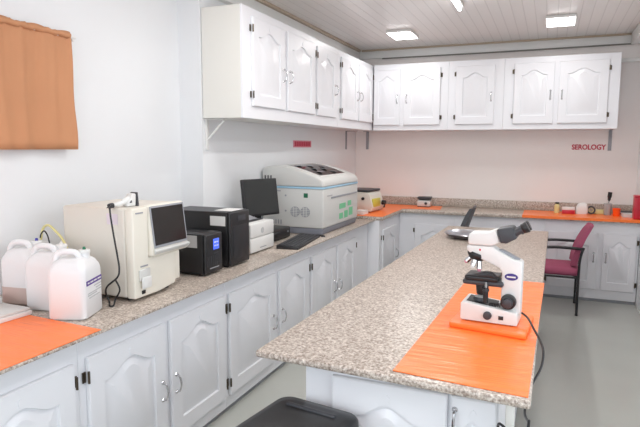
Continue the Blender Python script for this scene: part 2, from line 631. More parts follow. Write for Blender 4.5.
back_wall(1.22, 1.86, 'white wall cupboard on the back wall with a single door', [(1.31, 1.755, 'l')])
back_wall(1.86, 3.062, 'white two-door wall cupboard on the back wall above the red lettering', [(1.97, 2.40, 'l'), (2.45, 2.95, 'r')])

# brackets below the wall cupboards
def bracket(loc, rz, label, m, diag=True):
    t = thing('shelf_bracket', label, 'bracket', loc, rz, 'brackets below the wall cupboards')
    MB().box(-.018, .018, -.012, -.001, -.24, -.002, .002).build('upright', m, t)
    MB().box(-.012, .012, -.16, -.0125, -.008, -.002, .002).build('arm', m, t)
    if diag:
        MB().tube([(0, -.012, -.16), (0, -.16, -.016)], .008, 8, False).build('strut', m, t)
bracket((XL, 3.72, UZ0), R(90), 'white diagonal bracket under the nearest end of the left cupboards', M['trim'])
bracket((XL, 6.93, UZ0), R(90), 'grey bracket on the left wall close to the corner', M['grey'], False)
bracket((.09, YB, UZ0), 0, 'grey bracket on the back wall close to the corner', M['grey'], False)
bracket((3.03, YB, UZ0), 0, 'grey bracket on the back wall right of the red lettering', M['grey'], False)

# ------------------------------------------------------------------ worktops
ZL = .90
XE = .650
t = thing('worktop', 'speckled granite worktop along the left wall', 'worktop')
MB().box(XN + .003, XE, .55, YS - .003,   .886, ZL, .003).build('slab', M['granite'], t)
MB().box(XL + .003, XE, YS - .0028, 5.856,   .886, ZL, .003).build('slab', M['granite'], t)
ZK = .932
t = thing('worktop', 'speckled granite worktop in the corner and along the back wall', 'worktop')
MB().prism([(XL + .003, 5.86), (.74, 5.86), (.74, 6.69), (XR - .002, 6.69), (XR - .002, YB - .003), (XL + .003, YB - .003)], 'z', .893, ZK, .006).build('slab', M['granite'], t)
m = MB().box(XL + .03, XR - .002, YB - .025, YB - .003, ZK + .0005, 1.040, .004)
m.box(XL + .003, XL + .025, 5.9, YB - .003, ZK + .0005, 1.040, .004)
m.build('backsplash', M['granite'], t)
ZI = .90
o = MB().prism([(1.372, 1.848), (2.381, 1.785), (2.418, 5.70), (1.470, 5.72)], 'z', .872, ZI, .009, 3).build('island_worktop', M['granite'])
tag(o, 'long speckled granite worktop of the island in the middle of the room', 'worktop')

t = thing('island_cabinet', 'white island cabinet with arched doors below the granite worktop', 'cabinet', (1.565, 1.90, 0), 0)
MB().box(0, .715, 0, 3.72, .035, .864, .003, 1).build('carcass', M['cab'], t)
MB().box(.02, .675, .02, 3.70, 0, .0345).build('plinth', M['grey'], t)
add_door(t, .115, .545, .115, .835, 'l', .70, arch=.055, handle=False, hinges=False)
add_door(t, .558, .71, .115, .835, 'r', .74, arch=.03, hinges=False)
t = thing('island_post', 'pale post holding up the overhanging right side of the island', 'post', (2.318, 1.87, 0))
MB().box(-.014, .014, -.014, .014, .01, .865, .003).build('shaft', M['end'], t)
MB().box(-.03, .03, -.03, .03, 0, .0095, .003).build('foot_plate', M['end'], t)

# ------------------------------------------------------------------ orange mats
def mat_sheet(name, pts, z, label, th=.004):
    o = MB().prism(pts, 'z', z + .0006, z + th, .0012, 1).build(name, M['vinyl'])
    return tag(o, label, 'mat', 'orange vinyl mats')
mat_sheet('orange_mat', [(1.920, 1.855), (2.372, 1.812), (2.404, 3.46), (1.975, 3.46)], ZI, 'large glossy orange mat on the near end of the island')
mat_sheet('orange_mat', [(-.22, .62), (.647, .62), (.647, 1.80), (.06, 1.84), (-.22, 1.84)], ZL, 'orange mat at the left edge of the photo in front of the jugs')
mat_sheet('orange_mat', [(.36, 5.872), (.733, 5.872), (.733, 6.80), (1.18, 6.86), (1.14, 7.26), (.10, 7.26), (.10, 6.2)], ZK, 'orange mat in the corner under the beige instrument')
o = MB().prism([(7.265, ZK + .0006), (7.265, ZK + .004), (6.684, ZK + .004), (6.684, ZK - .026), (6.6875, ZK - .026), (6.6875, ZK + .0006)], 'x', 2.135, 3.322, .001, 1).build('orange_mat', M['vinyl'])
tag(o, 'orange mat on the back counter behind the burgundy chair', 'mat', 'orange vinyl mats')

# ------------------------------------------------------------------ curtain
t = thing('curtain', 'short peach curtain hanging from a rod on the left wall', 'curtain', (XN, 0, 0))
MB().cyl((.045, 1.15, 2.322), (.045, 2.60, 2.322), .008, None, 12).build('rod', M['trim'], t)
for yy in (1.2, 2.58):
    MB().box(.001, .05, yy - .008, yy + .008, 2.30, 2.313).build('rod_bracket', M['trim'], t)
m = MB()
ny, nz = 150, 14
grid = []
for j in range(nz + 1):
    v = j / nz
    row = []
    for i in range(ny + 1):
        u = i / ny
        y = 1.22 + (2.555 - 1.22) * u + .010 * math.sin(9 * v) * u * v
        amp = .014 * (.45 + .55 * v)
        x = .046 + amp * math.sin(u * 52 + .8 * math.sin(3 * u * 6)) * (1 - .4 * v) + .012 * v * math.sin(u * 19 + 1.3) + .004 * math.sin(u * 120) * (1 - v)
        z = 2.345 - (2.345 - 1.668) * v + .006 * math.sin(u * 40) * (1 - v)
        if j == 0:
            x = .046
        row.append(m.b.verts.new((x + .004, y, z)))
    grid.append(row)
for j in range(nz):
    for i in range(ny):
        m.b.faces.new((grid[j][i], grid[j][i + 1], grid[j + 1][i + 1], grid[j + 1][i]))
c = m.build('cloth', M['curtain'], t, 180)
md = c.modifiers.new('thickness', 'SOLIDIFY')
md.thickness = .003
m = MB()
pts = [(.05 + .002 * math.sin(i * 2.1), 1.22 + 1.335 * i / 60, 2.327 + .0035 * math.sin(i * 1.7)) for i in range(61)]
m.tube(pts, [.016 + .004 * math.sin(i * 2.9) for i in range(400)], 10, False)
m.build('rod_pocket', M['curtain'], t, 180)

# ------------------------------------------------------------------ signs
cu = bpy.data.curves.new('lettering', 'FONT')
cu.body = 'SEROLOGY'
cu.size = .095
cu.offset = .0027
cu.extrude = .003
cu.align_x = 'CENTER'
cu.align_y = 'CENTER'
tmp = bpy.data.objects.new('tmp', cu)
COL.objects.link(tmp)
dg = bpy.context.evaluated_depsgraph_get()
me = bpy.data.meshes.new_from_object(tmp.evaluated_get(dg))
bpy.data.objects.remove(tmp)
xs = [v.co.x for v in me.vertices]
ys = [v.co.y for v in me.vertices]
sx, sy = .365 / (max(xs) - min(xs)), .062 / (max(ys) - min(ys))
for v in me.vertices:
    v.co.x = (v.co.x - (max(xs) + min(xs)) / 2) * sx
    v.co.y = (v.co.y - (max(ys) + min(ys)) / 2) * sy
me.materials.clear()
me.materials.append(M['red'])
o = bpy.data.objects.new('wall_lettering', me)
COL.objects.link(o)
o.location = (2.812, YB - .0035, 1.703)
o.rotation_euler = (R(90), 0, 0)
tag(o, 'bold red lettering SEROLOGY on the back wall', 'sign')
t = thing('wall_sign', 'small pinkish red strip sign on the left wall above the large analyser', 'sign', (XL, 5.54, 1.722), R(90))
MB().box(-.235, .235, -.004, -.0005, -.036, .036).build('plate', M['pink'], t)
m = MB()
for k in range(9):
    x = -.205 + k * .0475
    m.box(x, x + .034, -.0065, -.0042, -.025, .025)
m.build('blurred_lettering', M['red'], t)

# ------------------------------------------------------------------ jugs
def jug(loc, rz, label, capm, purple=False, amber=0):
    t = thing('liquid_jug', label, 'jug', loc, rz, 'large white plastic jugs')
    t.scale = (.9, .92, .9)
    hx, hy, H = .098, .11, .265
    m = MB()
    z1 = .012
    secs = [rr(0, 0, hx * .9, hy * .9, .03, .001), rr(0, 0, hx, hy, .03, z1), rr(0, 0, hx, hy, .03, .15), rr(0, 0, hx, hy, .032, H - .03),
            rr(0, 0, hx * .97, hy * .97, .035, H - .008), rr(0, 0, hx * .84, hy * .84, .04, H + .022), rr(.0, 0, hx * .60, hy * .66, .035, H + .040), rr(0.0, 0, hx * .42, hy * .5, .03, H + .044)]
    m.loft(secs)
    b = m.build('body', M['jug'], t, 50)
    # handle bridge with hollow, running front to back on the left
    m = MB()
    m.tube([(-.083, -.035, H - .03), (-.078, -.04, H + .035), (-.06, -.035, H + .066), (-.02, -.03, H + .075), (.02, -.02, H + .066), (.035, -.012, H + .035)], .0165, 10)
    m.build('grip', M['jug'], b, 60)
    m = MB()
    m.cyl((.045, .02, H + .02), (.045, .02, H + .062), .026, None, 20)
    m.build('neck', M['jug'], t)
    m = MB()
    m.cyl((.045, .02, H + .0605), (.045, .02, H + .078), .030, .028, 20, .003)
    m.build('cap', M['white'], t)
    MB().cyl((.045, .02, H + .0785), (.045, .02, H + .092), .009, .006, 12).build('cap_nub', capm, t)
    if amber:
        m = MB()
        m.loft([rr(0, 0, hx * .901, hy * .901, .03, .0005), rr(0, 0, hx + .0012, hy + .0012, .03, z1), rr(0, 0, hx + .0012, hy + .0012, .03, amber)])
        m.build('liquid_band', M['jugamber'], t, 50)
    if purple:
        MB().box(hx - .001, hx + .0016, -.085, .09, 0.172, .197).build('purple_label', M['purple'], t)
        m = MB()
        for y0, y1 in ((-.075, -.055), (-.045, -.01), (-.002, .03), (.04, .08)):
            m.box(hx + .0017, hx + .0026, y0, y1, .1805, .1885)
        m.build('label_lettering', M['white'], t)
        m = MB()
        for z, y0, y1 in ((.155, 0, .085), (.141, .02, .085), (.127, -.075, .085), (.117, -.075, .03), (.103, -.06, .06)):
            m.box(hx - .001, hx + .0016, y0, y1, z, z + .005)
        m.build('small_print', M['greypaper'], t)
    return t
jug((.375, 1.93, ZL), R(21), 'white plastic jug with a purple label band, nearest of the three', M['dgreen'], True)
jug((.160, 2.0, ZL), R(10), 'white plastic jug standing in the middle between two others', M['white'])
jug((-.04, 2.03, ZL), R(8), 'white jug with a blue cap and brownish lower part at the far left', M['blue'], False, .10)
o = MB().tube([(-.10, 2.15, 1.13), (-.09, 2.155, 1.19), (-.075, 2.16, 1.252), (-.035, 2.16, 1.272), (.01, 2.16, 1.246), (.06, 2.155, 1.21), (.10, 2.15, 1.16)], .0065, 8).build('yellow_tube', M['amber'])
tag(o, 'yellowish plastic tube looped above the jugs', 'tube')
o = MB().tube([(-.052, 2.12, 1.21), (-.045, 2.12, 1.23), (-.022, 2.12, 1.248), (.0, 2.12, 1.225), (.012, 2.12, 1.18), (.012, 2.12, 1.15)], .0035, 8).build('black_hose', M['black'])
tag(o, 'thin black hose bent like a hook above the middle jug', 'hose')

# ------------------------------------------------------------------ flat devices at the left edge
ZM = ZL + .0045
t = thing('flat_tray', 'flat white tray with a grey rim on the orange mat at the left edge', 'tray', (.045, 1.69, ZM), R(-3))
MB().box(-.14, .14, -.16, .16, 0, .022, .004).build('base', M['white'], t)
MB().box(-.135, .135, -.155, .155, .0225, .034, .004).build('lid', M['ltgrey'], t)
t = thing('white_box', 'small white box lying on the flat tray at the left edge', 'box', (-.04, 1.775, ZM + .0345), R(-3))
MB().box(-.04, .04, -.065, .065, 0, .026, .004).build('body', M['white'], t)
MB().box(-.041, .041, -.066, .066, .0265, .031, .002).build('lid', M['ltgrey'], t)
o = MB().cyl((.12, 1.60, ZM + .041), (.055, 1.69, ZM + .041), .006, .005, 12).build('pen', M['blackm'])
tag(o, 'black pen lying on the flat tray at the left edge', 'pen')

# ------------------------------------------------------------------ analyser with screen
t = thing('screen_analyzer', 'ivory analyser with a tilted dark screen on the left counter', 'analyser', (.006, .02, ZL))
m = MB()
m.prism([(2.17, .02), (2.50, .035), (2.51, .20), (2.60, .22), (2.60, .478), (2.17, .478)], 'x', .03, .44, .012, 3)
m.build('rear_housing', M['ivory2'], t)
m = MB()
m.prism([(2.17, .018), (2.36, .018), (2.50, .035), (2.50, .215), (2.285, .215), (2.285, .478), (2.17, .478)], 'x', .441, .492, .008, 3)
m.build('front_panel', M['ivory'], t)
MB().prism([(.02, .024), (.43, .03), (.43, .195), (.02, .195)], 'y', 2.512, 2.625, .006).build('side_module', M['ivory'], t)
# tilted screen housing
A = Matrix.Translation((.463, 2.445, .362)) @ Matrix.Rotation(R(-7), 4, 'Y') @ Matrix.Rotation(R(2), 4, 'Z')
m = MB().box(-.032, .035, -.158, .165, -.150, .122, .018, 3).xf(A)
hb = m.build('screen_housing', M['ivory'], t)
m = MB().box(.0355, .0395, -.150, .150, -.108, .112, .003).xf(A)
m.build('bezel', M['grey'], hb)
m = MB().box(.0398, .0415, -.140, .138, -.094, .102).xf(A)
m.build('screen', M['screen'], hb)
m = MB().prism([(.036, -.14), (.052, -.125), (.052, -.118), (.036, -.11)], 'y', -.155, .152, .003).xf(A)
m.build('screen_lip', M['ltgrey'], hb)
# sampler
MB().box(.4925, .503, 2.20, 2.28, .105, .165, .006).build('sample_recess', M['ltgrey'], t)
MB().box(.5035, .513, 2.207, 2.277, .065, .125, .007).build('start_bar', M['white'], t)
MB().box(.4925, .496, 2.22, 2.245, .035, .053).build('indicator', M['black'], t)
MB().box(.4925, .495, 2.215, 2.27, .175, .182).build('name_plate', M['grey'], t)
MB().box(.4925, .495, 2.19, 2.245, .45, .457).build('brand_plate', M['grey'], t)
MB().box(.33, .40, 2.1665, 2.169, .395, .45).build('note', M['lavender'], t)
for x in (.06, .42):
    for y in (2.22, 2.50):
        MB().cyl((x, y, 0), (x, y, .024), .018, .02, 12).build('foot', M['black'], t)
# barcode scanner
t = thing('barcode_scanner', 'white handheld scanner with a dark front lying on top of the ivory analyser', 'scanner', (.392, 2.245, ZL + .4785), R(-8))
t.scale = (.66, .66, .66)
m = MB()
m.tube([(0, -.095, .022), (0, -.06, .026), (0, -.01, .034), (0, .035, .052), (0, .06, .060)], [.014] * 6 + [.018] * 8 + [.024] * 30, 14)
m.build('handle', M['white'], t, 60)
MB().prism([(.015, .004), (.10, .002), (.105, .10), (.07, .105)], 'x', -.033, .033, .010, 3).build('head', M['white'], t)
MB().prism([(.106, .002), (.128, .0), (.118, .112), (.104, .104)], 'x', -.038, .038, .005).build('front_window', M['dark'], t)
m = MB().prism([(.035, .03), (.062, .032), (.055, .055)], 'x', -.035, .035, .002)
m.build('trigger', M['dark'], t)
m = MB()
m.tube([(0, -.15, .008), (0, -.12, .020), (0, -.095, .022)], [.004] * 4 + [.02] * 20, 12)
m.build('cable_boot', M['black'], t, 60)
o = MB().tube([(.397, 2.142, 1.3825), (.402, 2.14, 1.386), (.41, 2.136, 1.34), (.43, 2.13, 1.25), (.46, 2.118, 1.15), (.475, 2.11, 1.09), (.47, 2.10, 1.05), (.42, 2.085, 1.005), (.385, 2.11, .96), (.395, 2.12, .915),
               (.425, 2.09, .905), (.44, 2.10, .907), (.43, 2.125, .93), (.455, 2.13, .98), (.435, 2.125, 1.03)], .0045, 8).build('scanner_cable', M['black'])
tag(o, 'thin black cable hanging down the left side of the ivory analyser', 'cable')

# ------------------------------------------------------------------ power units
def ups(label, x0, x1, y0, y1, h):
    t = thing('power_unit', label, 'power supply', ((x0 + x1) / 2, (y0 + y1) / 2, ZL), 0, 'black power supply units')
    hx, hy = (x1 - x0) / 2, (y1 - y0) / 2
    MB().box(-hx, hx - .02, -hy, hy, .012, h, .006).build('case', M['black'], t)
    MB().box(hx - .0195, hx, -hy + .001, hy - .001, .012, h - .002, .009, 3).build('front_panel', M['black'], t)
    for sx in (-1, 1):
        for sy in (-1, 1):
            MB().box(sx * (hx - .05) - .012, sx * (hx - .05) + .012, sy * (hy - .03) - .012, sy * (hy - .03) + .012, 0, .0125).build('foot', M['blackm'], t)
    return t, hx, hy
t, hx, hy = ups('smaller black power unit with a lit blue display', .15, .50, 2.815, 3.005, .258)
MB().box(hx + .0002, hx + .003, -.012, .052, .155, .222, .002).build('display', M['lcd'], t)
m = MB()
for k in range(4):
    m.box(hx + .0032, hx + .0038, -.004 + (k % 2) * .026, .016 + (k % 2) * .026, .175 + (k // 2) * .022, .183 + (k // 2) * .022)
m.build('display_segments', M['white'], t)
m = MB()
for k in range(3):
    m.box(hx + .0002, hx + .002, -.006 + k * .018, .006 + k * .018, .128, .136)
m.build('buttons', M['dark'], t)
MB().box(hx + .0002, hx + .0015, -.05, .05, .04, .046).build('logo_strip', M['grey'], t)
m = MB()
for k in range(8):
    m.box(hx + .0002, hx + .0012, -.075 + k * .02, -.070 + k * .02, .055, .12)
m.build('vent_ribs', M['dark'], t)
m = MB().box(hx - .135, hx - .06, -hy - .0015, -hy + .0005, .175, .250)
m.build('sticker', M['greypaper'], t)
t, hx, hy = ups('larger black power unit with white stickers behind the small one', .02, .505, 3.09, 3.345, .365)
MB().box(hx - .15, hx - .035, -hy - .0015, -hy + .0005, .275, .338).build('side_sticker', M['paper'], t)
MB().box(hx - .16, hx - .03, -.06, .10, h_ := .3652, .367).build('top_sticker', M['paper'], t)
MB().box(-hx + .01, hx - .03, -hy + .01, hy - .01, .3651, .3657).build('top_plate', M['dark'], t)
MB().box(hx + .0002, hx + .003, -.03, .07, .30, .335, .002).build('display', M['dark'], t)
MB().box(hx + .0002, hx + .002, -.09, .09, .05, .27, .002).build('front_grille', M['blackm'], t)

# ------------------------------------------------------------------ printer
t = thing('laser_printer', 'white compact printer beside the larger black power unit', 'printer', (.0, 3.51, ZL))
MB().box(.03, .40, .005, .385, .008, .226, .012, 3).build('body', M['white'], t)
MB().box(.4005, .414, .01, .38, .012, .118, .006).build('paper_drawer', M['white'], t)
MB().box(.4005, .414, .01, .38, .122, .224, .006).build('front_cover', M['white'], t)
MB().cyl((.4142, .19, .165), (.4165, .19, .165), .022, None, 24).build('round_badge', M['greypaper'], t)
MB().box(.4142, .4155, .15, .25, .035, .041).build('model_plate', M['grey'], t)
MB().box(.08, .34, .05, .34, .2262, .232, .004).build('output_tray', M['dark'], t)
MB().prism([(.05, .0), (.30, .0), (.18, .035), (.06, .045)], 'y', .06, .33, .003).xf(Matrix.Translation((0, 0, .2325))).build('tray_flap', M['grey'], t)
for x in (.07, .36):
    for y in (.05, .34):
        MB().cyl((x, y, 0), (x, y, .0085), .014, None, 12).build('foot', M['blackm'], t)

# ------------------------------------------------------------------ computer, monitor, keyboard
t = thing('desktop_computer', 'flat black computer case under the monitor', 'computer', (0, 0, ZL))
MB().box(.0, .305, 4.02, 4.40, .008, .098, .005).build('case', M['black'], t)
MB().box(.3055, .315, 4.022, 4.398, .01, .096, .004).build('front_panel', M['black'], t)
MB().box(.3152, .317, 4.05, 4.20, .065, .080).build('disc_slot', M['dark'], t)
MB().cyl((.3152, 4.35, .06), (.318, 4.35, .06), .009, None, 14).build('power_button', M['grey'], t)
for y in (4.06, 4.36):
    MB().box(.02, .29, y - .015, y + .015, 0, .0085).build('foot', M['blackm'], t)
ang = math.atan2(.34, .13)
t = thing('monitor', 'black flat monitor turned towards the room behind the printer', 'monitor', (.135, 4.16, ZL + .0985), ang)
MB().lathe([(0, 0), (.10, 0), (.105, .006), (.09, .014), (.02, .02), (0, .02)], n=28).build('base', M['black'], t)
MB().box(-.03, .03, .0, .025, .018, .20, .006).build('neck', M['black'], t)
A = Matrix.Translation((0, -.022, .268)) @ Matrix.Rotation(R(-8), 4, 'X')
m = MB().box(-.188, .188, -.014, .022, -.156, .156, .008, 3).xf(A)
m.build('shell', M['black'], t)
m = MB().box(-.174, .174, -.0165, -.0142, -.138, .143).xf(A)
m.build('screen', M['mscreen'], t)
t = thing('keyboard', 'black keyboard on the counter in front of the large analyser', 'keyboard', (.503, 4.17, ZL), math.atan2(.66, -.085))
MB().prism([(-.095, .0), (.085, .0), (.085, .03), (-.095, .016)], 'x', -.325, .325, .004).build('case', M['black'], t)
m = MB()
for r_ in range(5):
    for k in range(17):
        x = -.305 + k * .0362
        y = -.075 + r_ * .030
        z = .016 + (y + .095) * .0777
        if r_ == 0 and 4 <= k <= 8:
            if k == 4:
                m.box(x, x + .0362 * 5 - .006, y, y + .024, z, z + .006)
            continue
        m.box(x, x + .030, y, y + .024, z, z + .006)
kk = m.build('keys', M['dark'], t)
o = MB().tube([(.40, 4.50, .915), (.43, 4.545, .905), (.50, 4.56, .905), (.565, 4.56, .906), (.585, 4.535, .905), (.56, 4.515, .905)], .006, 8).build('keyboard_cable', M['black'])
tag(o, 'short black cable looped at the foot of the large analyser', 'cable')

# ------------------------------------------------------------------ large analyser
t = thing('chemistry_analyzer', 'large light grey benchtop analyser with a rounded lid and dark window', 'analyser', (0, 4.59, ZL))
W = .96
MB().prism([(-.05, .004), (.53, .004), (.545, .06), (-.05, .06)], 'y', .012, W - .01, .004).build('plinth', M['slate'], t)
MB().box(-.06, .55, 0, W, .0605, .415, .012, 3).build('body', M['ltgrey'], t)
MB().box(-.061, .553, -.002, W + .002, .4155, .432, .004).build('blue_stripe', M['bluestripe'], t)
prof = [(-.06, .433), (-.06, .57), (-.045, .598), (-.01, .612), (.06, .618), (.14, .615), (.22, .602), (.32, .576), (.42, .544), (.50, .515), (.535, .495), (.55, .47), (.555, .433)]
lid = MB().prism(prof, 'y', -.002, W + .002, .014, 3).build('lid', M['ltgrey'], t)
# lid window follows the slope
import bisect
def pz(x):
    for (xa, za), (xb, zb) in zip(prof[3:], prof[4:]):
        if xa <= x <= xb:
            return za + (zb - za) * (x - xa) / (xb - xa)
m = MB()
xsn = [.10 + .37 * k / 10 for k in range(11)]
m.prism([(x, pz(x) + .004) for x in xsn] + [(x, pz(x) - .002) for x in xsn[::-1]], 'y', .11, W - .17)
m.build('window', M['screen'], lid)
m = MB()
for y0, y1 in ((.09, .11), (W - .17, W - .15)):
    m.prism([(x, pz(x) + .006) for x in xsn] + [(x, pz(x) - .002) for x in xsn[::-1]], 'y', y0, y1)
for xa, xb in ((.085, .10), (.47, .487)):
    m.prism([(xa, pz(xa) + .006), (xb, pz(xb) + .006), (xb, pz(xb) - .002), (xa, pz(xa) - .002)], 'y', .09, W - .15)
m.build('window_frame', M['white'], lid)
m = MB()
for k, (dx, dy) in enumerate(((.18, .25), (.22, .45), (.30, .35), (.32, .55), (.26, .65), (.38, .28), (.40, .6))):
    m.cyl((dx, dy, pz(dx) + .0045), (dx, dy, pz(dx) + .0065), .05, None, 20)
m.build('reagent_dials', M['grey'], lid)
# fans on the side facing the camera
for cx in (.275, .375):
    m = MB()
    m.cyl((cx, -.0005, .205), (cx, -.006, .205), .047, None, 28)
    f = m.build('fan_grille', M['grey'], t)
    m = MB()
    for k in (-1, 1):
        m.box(cx + k * .012 - .003, cx + k * .012 + .003, -.009, -.0062, .205 - .043, .205 + .043)
    for k in range(5):
        zz = .175 + k * .015
        hw = math.sqrt(max(0, .045 ** 2 - (zz - .205) ** 2))
        m.box(cx - hw, cx + hw, -.008, -.0062, zz - .002, zz + .002)
    m.build('fan_bars', M['ltgrey'], f)
m = MB()
for k in range(7):
    m.box(-.03 + k * .026, -.018 + k * .026, -.003, -.0005, .085, .125)
m.build('vent_slots', M['grey'], t)
m = MB()
for k in range(3):
    m.box(-.035 + k * .03, -.022 + k * .03, -.0045, -.0022, .465, .53)
m.build('lid_vents', M['dark'], lid)
MB().box(.36, .40, -.003, -.0005, .335, .375).build('square_sticker', M['dgreen'], t)
m = MB()
for x, z in ((.18, .35), (.18, .21)):
    m.cyl((x, -.0005, z), (x, -.004, z), .009, None, 12)
m.build('screws', M['grey'], t)
MB().box(.06, .13, -.002, -.0005, .385, .395).build('rating_plate', M['grey'], t)
MB().box(.5505, .556, .19, W - .04, .318, .335, .003).build('door_lip', M['grey'], t)
MB().box(.5505, .553, .10, .22, .345, .353).build('brand_plate', M['grey'], t)
for y, z, w_, h_ in ((.50, .225, .17, .05), (.70, .235, .10, .05), (.46, .13, .10, .055), (.60, .135, .10, .07), (.74, .15, .11, .08)):
    MB().box(.5505, .5525, y - w_ / 2, y + w_ / 2, z - h_ / 2, z + h_ / 2).build('green_sticker', M['green'], t)
for x in (.02, .50):
    for y in (.06, W - .06):
        MB().cyl((x - .01, y, 0), (x - .01, y, .0045), .02, None, 12).build('foot', M['blackm'], t)

# ------------------------------------------------------------------ corner things
ZKM = ZK + .0045
t = thing('beige_instrument', 'beige boxy instrument with a dark top in the far corner', 'instrument', (.38, 6.37, ZKM), R(-6))
MB().prism([(-.17, .012), (.15, .012), (.17, .06), (.13, .20), (.10, .235), (-.17, .235)], 'y', -.19, .17, .006).build('body', M['ivory2'], t)
MB().box(-.172, .115, -.195, .175, .2355, .262, .008).build('top_cover', M['dark'], t)
m = MB().box(.145, .17, -.16, .05, .06, .16, .006)
m.build('yellow_panel', M['yellow'], t)
MB().cyl((.171, .10, .10), (.215, .10, .10), .03, .027, 20, .004).build('knob', M['black'], t)
MB().cyl((.05, -.1905, .16), (.05, -.205, .16), .018, None, 16).build('side_knob', M['blackm'], t)
MB().box(.02, .17, .1702, .20, .03, .09, .004).build('dark_foot_rail', M['blackm'], t)
for x in (-.13, .11):
    for y in (-.15, .13):
        MB().cyl((x, y, 0), (x, y, .0125), .014, None, 12).build('foot', M['black'], t)
t = thing('white_carton', 'low white carton on the orange mat in front of the beige instrument', 'box', (.44, 6.02, ZKM), R(-8))
MB().box(-.06, .06, -.08, .06, 0, .035, .004).build('body', M['paper'], t)
MB().box(-.061, .061, -.081, .061, .0352, .045, .003).build('lid', M['white'], t)
t = thing('small_device', 'small pale device with a dark top on the back counter', 'device', (.925, 7.16, ZKM), R(4))
t.scale = (.92, .92, .92)
MB().prism([(-.10, .01), (.08, .01), (.08, .105), (-.10, .08)], 'x', -.09, .09, .006).xf(Matrix.Identity(4)).build('body', M['ltgrey'], t)
MB().box(-.094, .094, -.075, .085, .1055, .135, .006).build('dark_top', M['dark'], t)
MB().cyl((.03, -.1005, .05), (.03, -.115, .05), .018, None, 16).build('knob', M['black'], t)
MB().box(-.085, .085, -.09, .07, 0, .0105).build('base', M['dark'], t)

# things on the right-hand mat, against the back wall
def bottle(x, y, label, r, h, m1, m2):
    t = thing('small_bottle', label, 'bottle', (x, y, ZKM))
    MB().lathe([(0, 0), (r, 0), (r, h * .68), (r * .6, h * .80), (r * .6, h * .84), (0, h * .84)], n=20).build('body', m1, t)
    MB().cyl((0, 0, h * .842), (0, 0, h), r * .72, None, 18, .002).build('cap', m2, t)
bottle(2.50, 7.08, 'small yellowish bottle with a black cap on the back counter', .03, .125, M['amber'], M['black'])
t = thing('reagent_carton', 'low white and red carton on the back counter between bottle and white bag', 'box', (2.625, 7.05, ZKM))
MB().box(-.07, .065, -.04, .04, 0, .045, .002).build('body', M['redbin'], t)
MB().box(-.071, .066, -.041, .041, .0452, .075, .002).build('lid', M['paper'], t)
m = MB()
m.loft([rr(0, 0, .085, .055, .03, 0), rr(0, 0, .095, .06, .03, .03), rr(.005, 0, .085, .055, .03, .08), rr(.01, .005, .065, .045, .03, .115), rr(.02, .0, .02, .02, .012, .13)])
o = m.build('white_bag', M['paper'], None, 60)
o.location = (2.762, 7.09, ZKM)
o.scale = (.72, .8, 1)
tag(o, 'crumpled white bag on the back counter beside the red and white carton', 'bag')
t = thing('tape_roll', 'dark ring-shaped roll lying upright beside the white bag', 'roll', (2.862, 7.10, ZKM))
A = Matrix.Translation((0, 0, .0475)) @ Matrix.Rotation(R(90), 4, 'X')
MB().lathe([(.028, -.018), (.047, -.018), (.047, .018), (.028, .018), (.028, -.018)], n=28, mtx=A).build('tape', M['dark'], t)
MB().lathe([(.024, -.017), (.0278, -.017), (.0278, .017), (.024, .017), (.024, -.017)], n=28, mtx=A).build('core', M['amber'], t)
o = MB().box(-.06, .05, -.05, .05, 0, .05, .003).build('yellow_carton', M['amber'])
o.location = (2.955, 7.17, ZKM)
tag(o, 'small yellowish box behind the dark roll on the back counter', 'box')
t = thing('clear_beaker', 'clear plastic beaker on the back counter holding a black-capped stick', 'beaker', (3.03, 7.08, ZKM))
MB().lathe([(0, 0), (.038, 0), (.044, .13), (.041, .13), (.035, .005), (0, .005)], n=28).build('cup', M['clear'], t)
t = thing('black_marker', 'black-topped stick standing in the clear beaker', 'marker', (3.03, 7.08, ZKM + .006))
m = MB().tube([(-.012, 0, .0), (.010, 0, .16)], .006, 10, False)
m.build('shaft', M['grey'], t)
MB().tube([(.010, 0, .155), (.010, 0, .19), (.016, 0, .255)], [.011] * 3 + [.017] * 4 + [.022] * 20, 14).build('head', M['black'], t)
o = MB().lathe([(0, 0), (.034, 0), (.042, .085), (.039, .085), (.032, .004), (0, .004)], n=28).build('orange_cup', M['orange'])
o.location = (3.115, 7.02, ZKM)
tag(o, 'bright orange cup on the back counter right of the clear beaker', 'cup')
t = thing('white_tray', 'low white tray on the back counter right of the orange cup', 'tray', (3.215, 6.99, ZKM))
m = MB().box(-.05, .10, -.09, .09, 0, .006, .002)
for a, b, c, d in ((-.05, -.045, -.09, .09), (.095, .10, -.09, .09), (-.0448, .0948, -.09, -.085), (-.0448, .0948, .085, .09)):
    m.box(a, b, c, d, .006, .035)
m.build('body', M['white'], t)
m = MB().box(-.04, .09, -.08, .08, .0062, .022, .003)
m.build('contents', M['paper'], t)
o = MB().cyl((3.12, 7.22, ZKM + .022), (3.31, 7.20, ZKM + .022), .02, None, 14).build('dark_tube', M['dark'])
o['label'] = 'dark tube lying behind the white tray against the back wall'
o['category'] = 'tube'
t = thing('sharps_container', 'red container at the right edge of the photo on the back counter', 'container', (3.287, 6.805, ZKM))
MB().box(-.035, .04, -.07, .07, 0, .23, .006).build('body', M['redbin'], t)
MB().box(-.037, .042, -.072, .072, .2305, .255, .006).build('lid', M['redbin'], t)

# ------------------------------------------------------------------ island: riser, microscope
ZIM = ZI + .0045
o = MB().prism([(2.022, 2.425), (2.343, 2.365), (2.365, 2.66), (2.05, 2.73)], 'z', ZIM, ZIM + .022, .005, 3).build('orange_riser', M['vinyl'])
tag(o, 'flat orange wrapped board under the microscope', 'board')
ZR = ZIM + .0225
t = thing('microscope', 'white binocular microscope with black eyepieces on the orange board', 'microscope', (2.068, 2.548, ZR), R(-4))
t.scale = (.92, .92, .92)
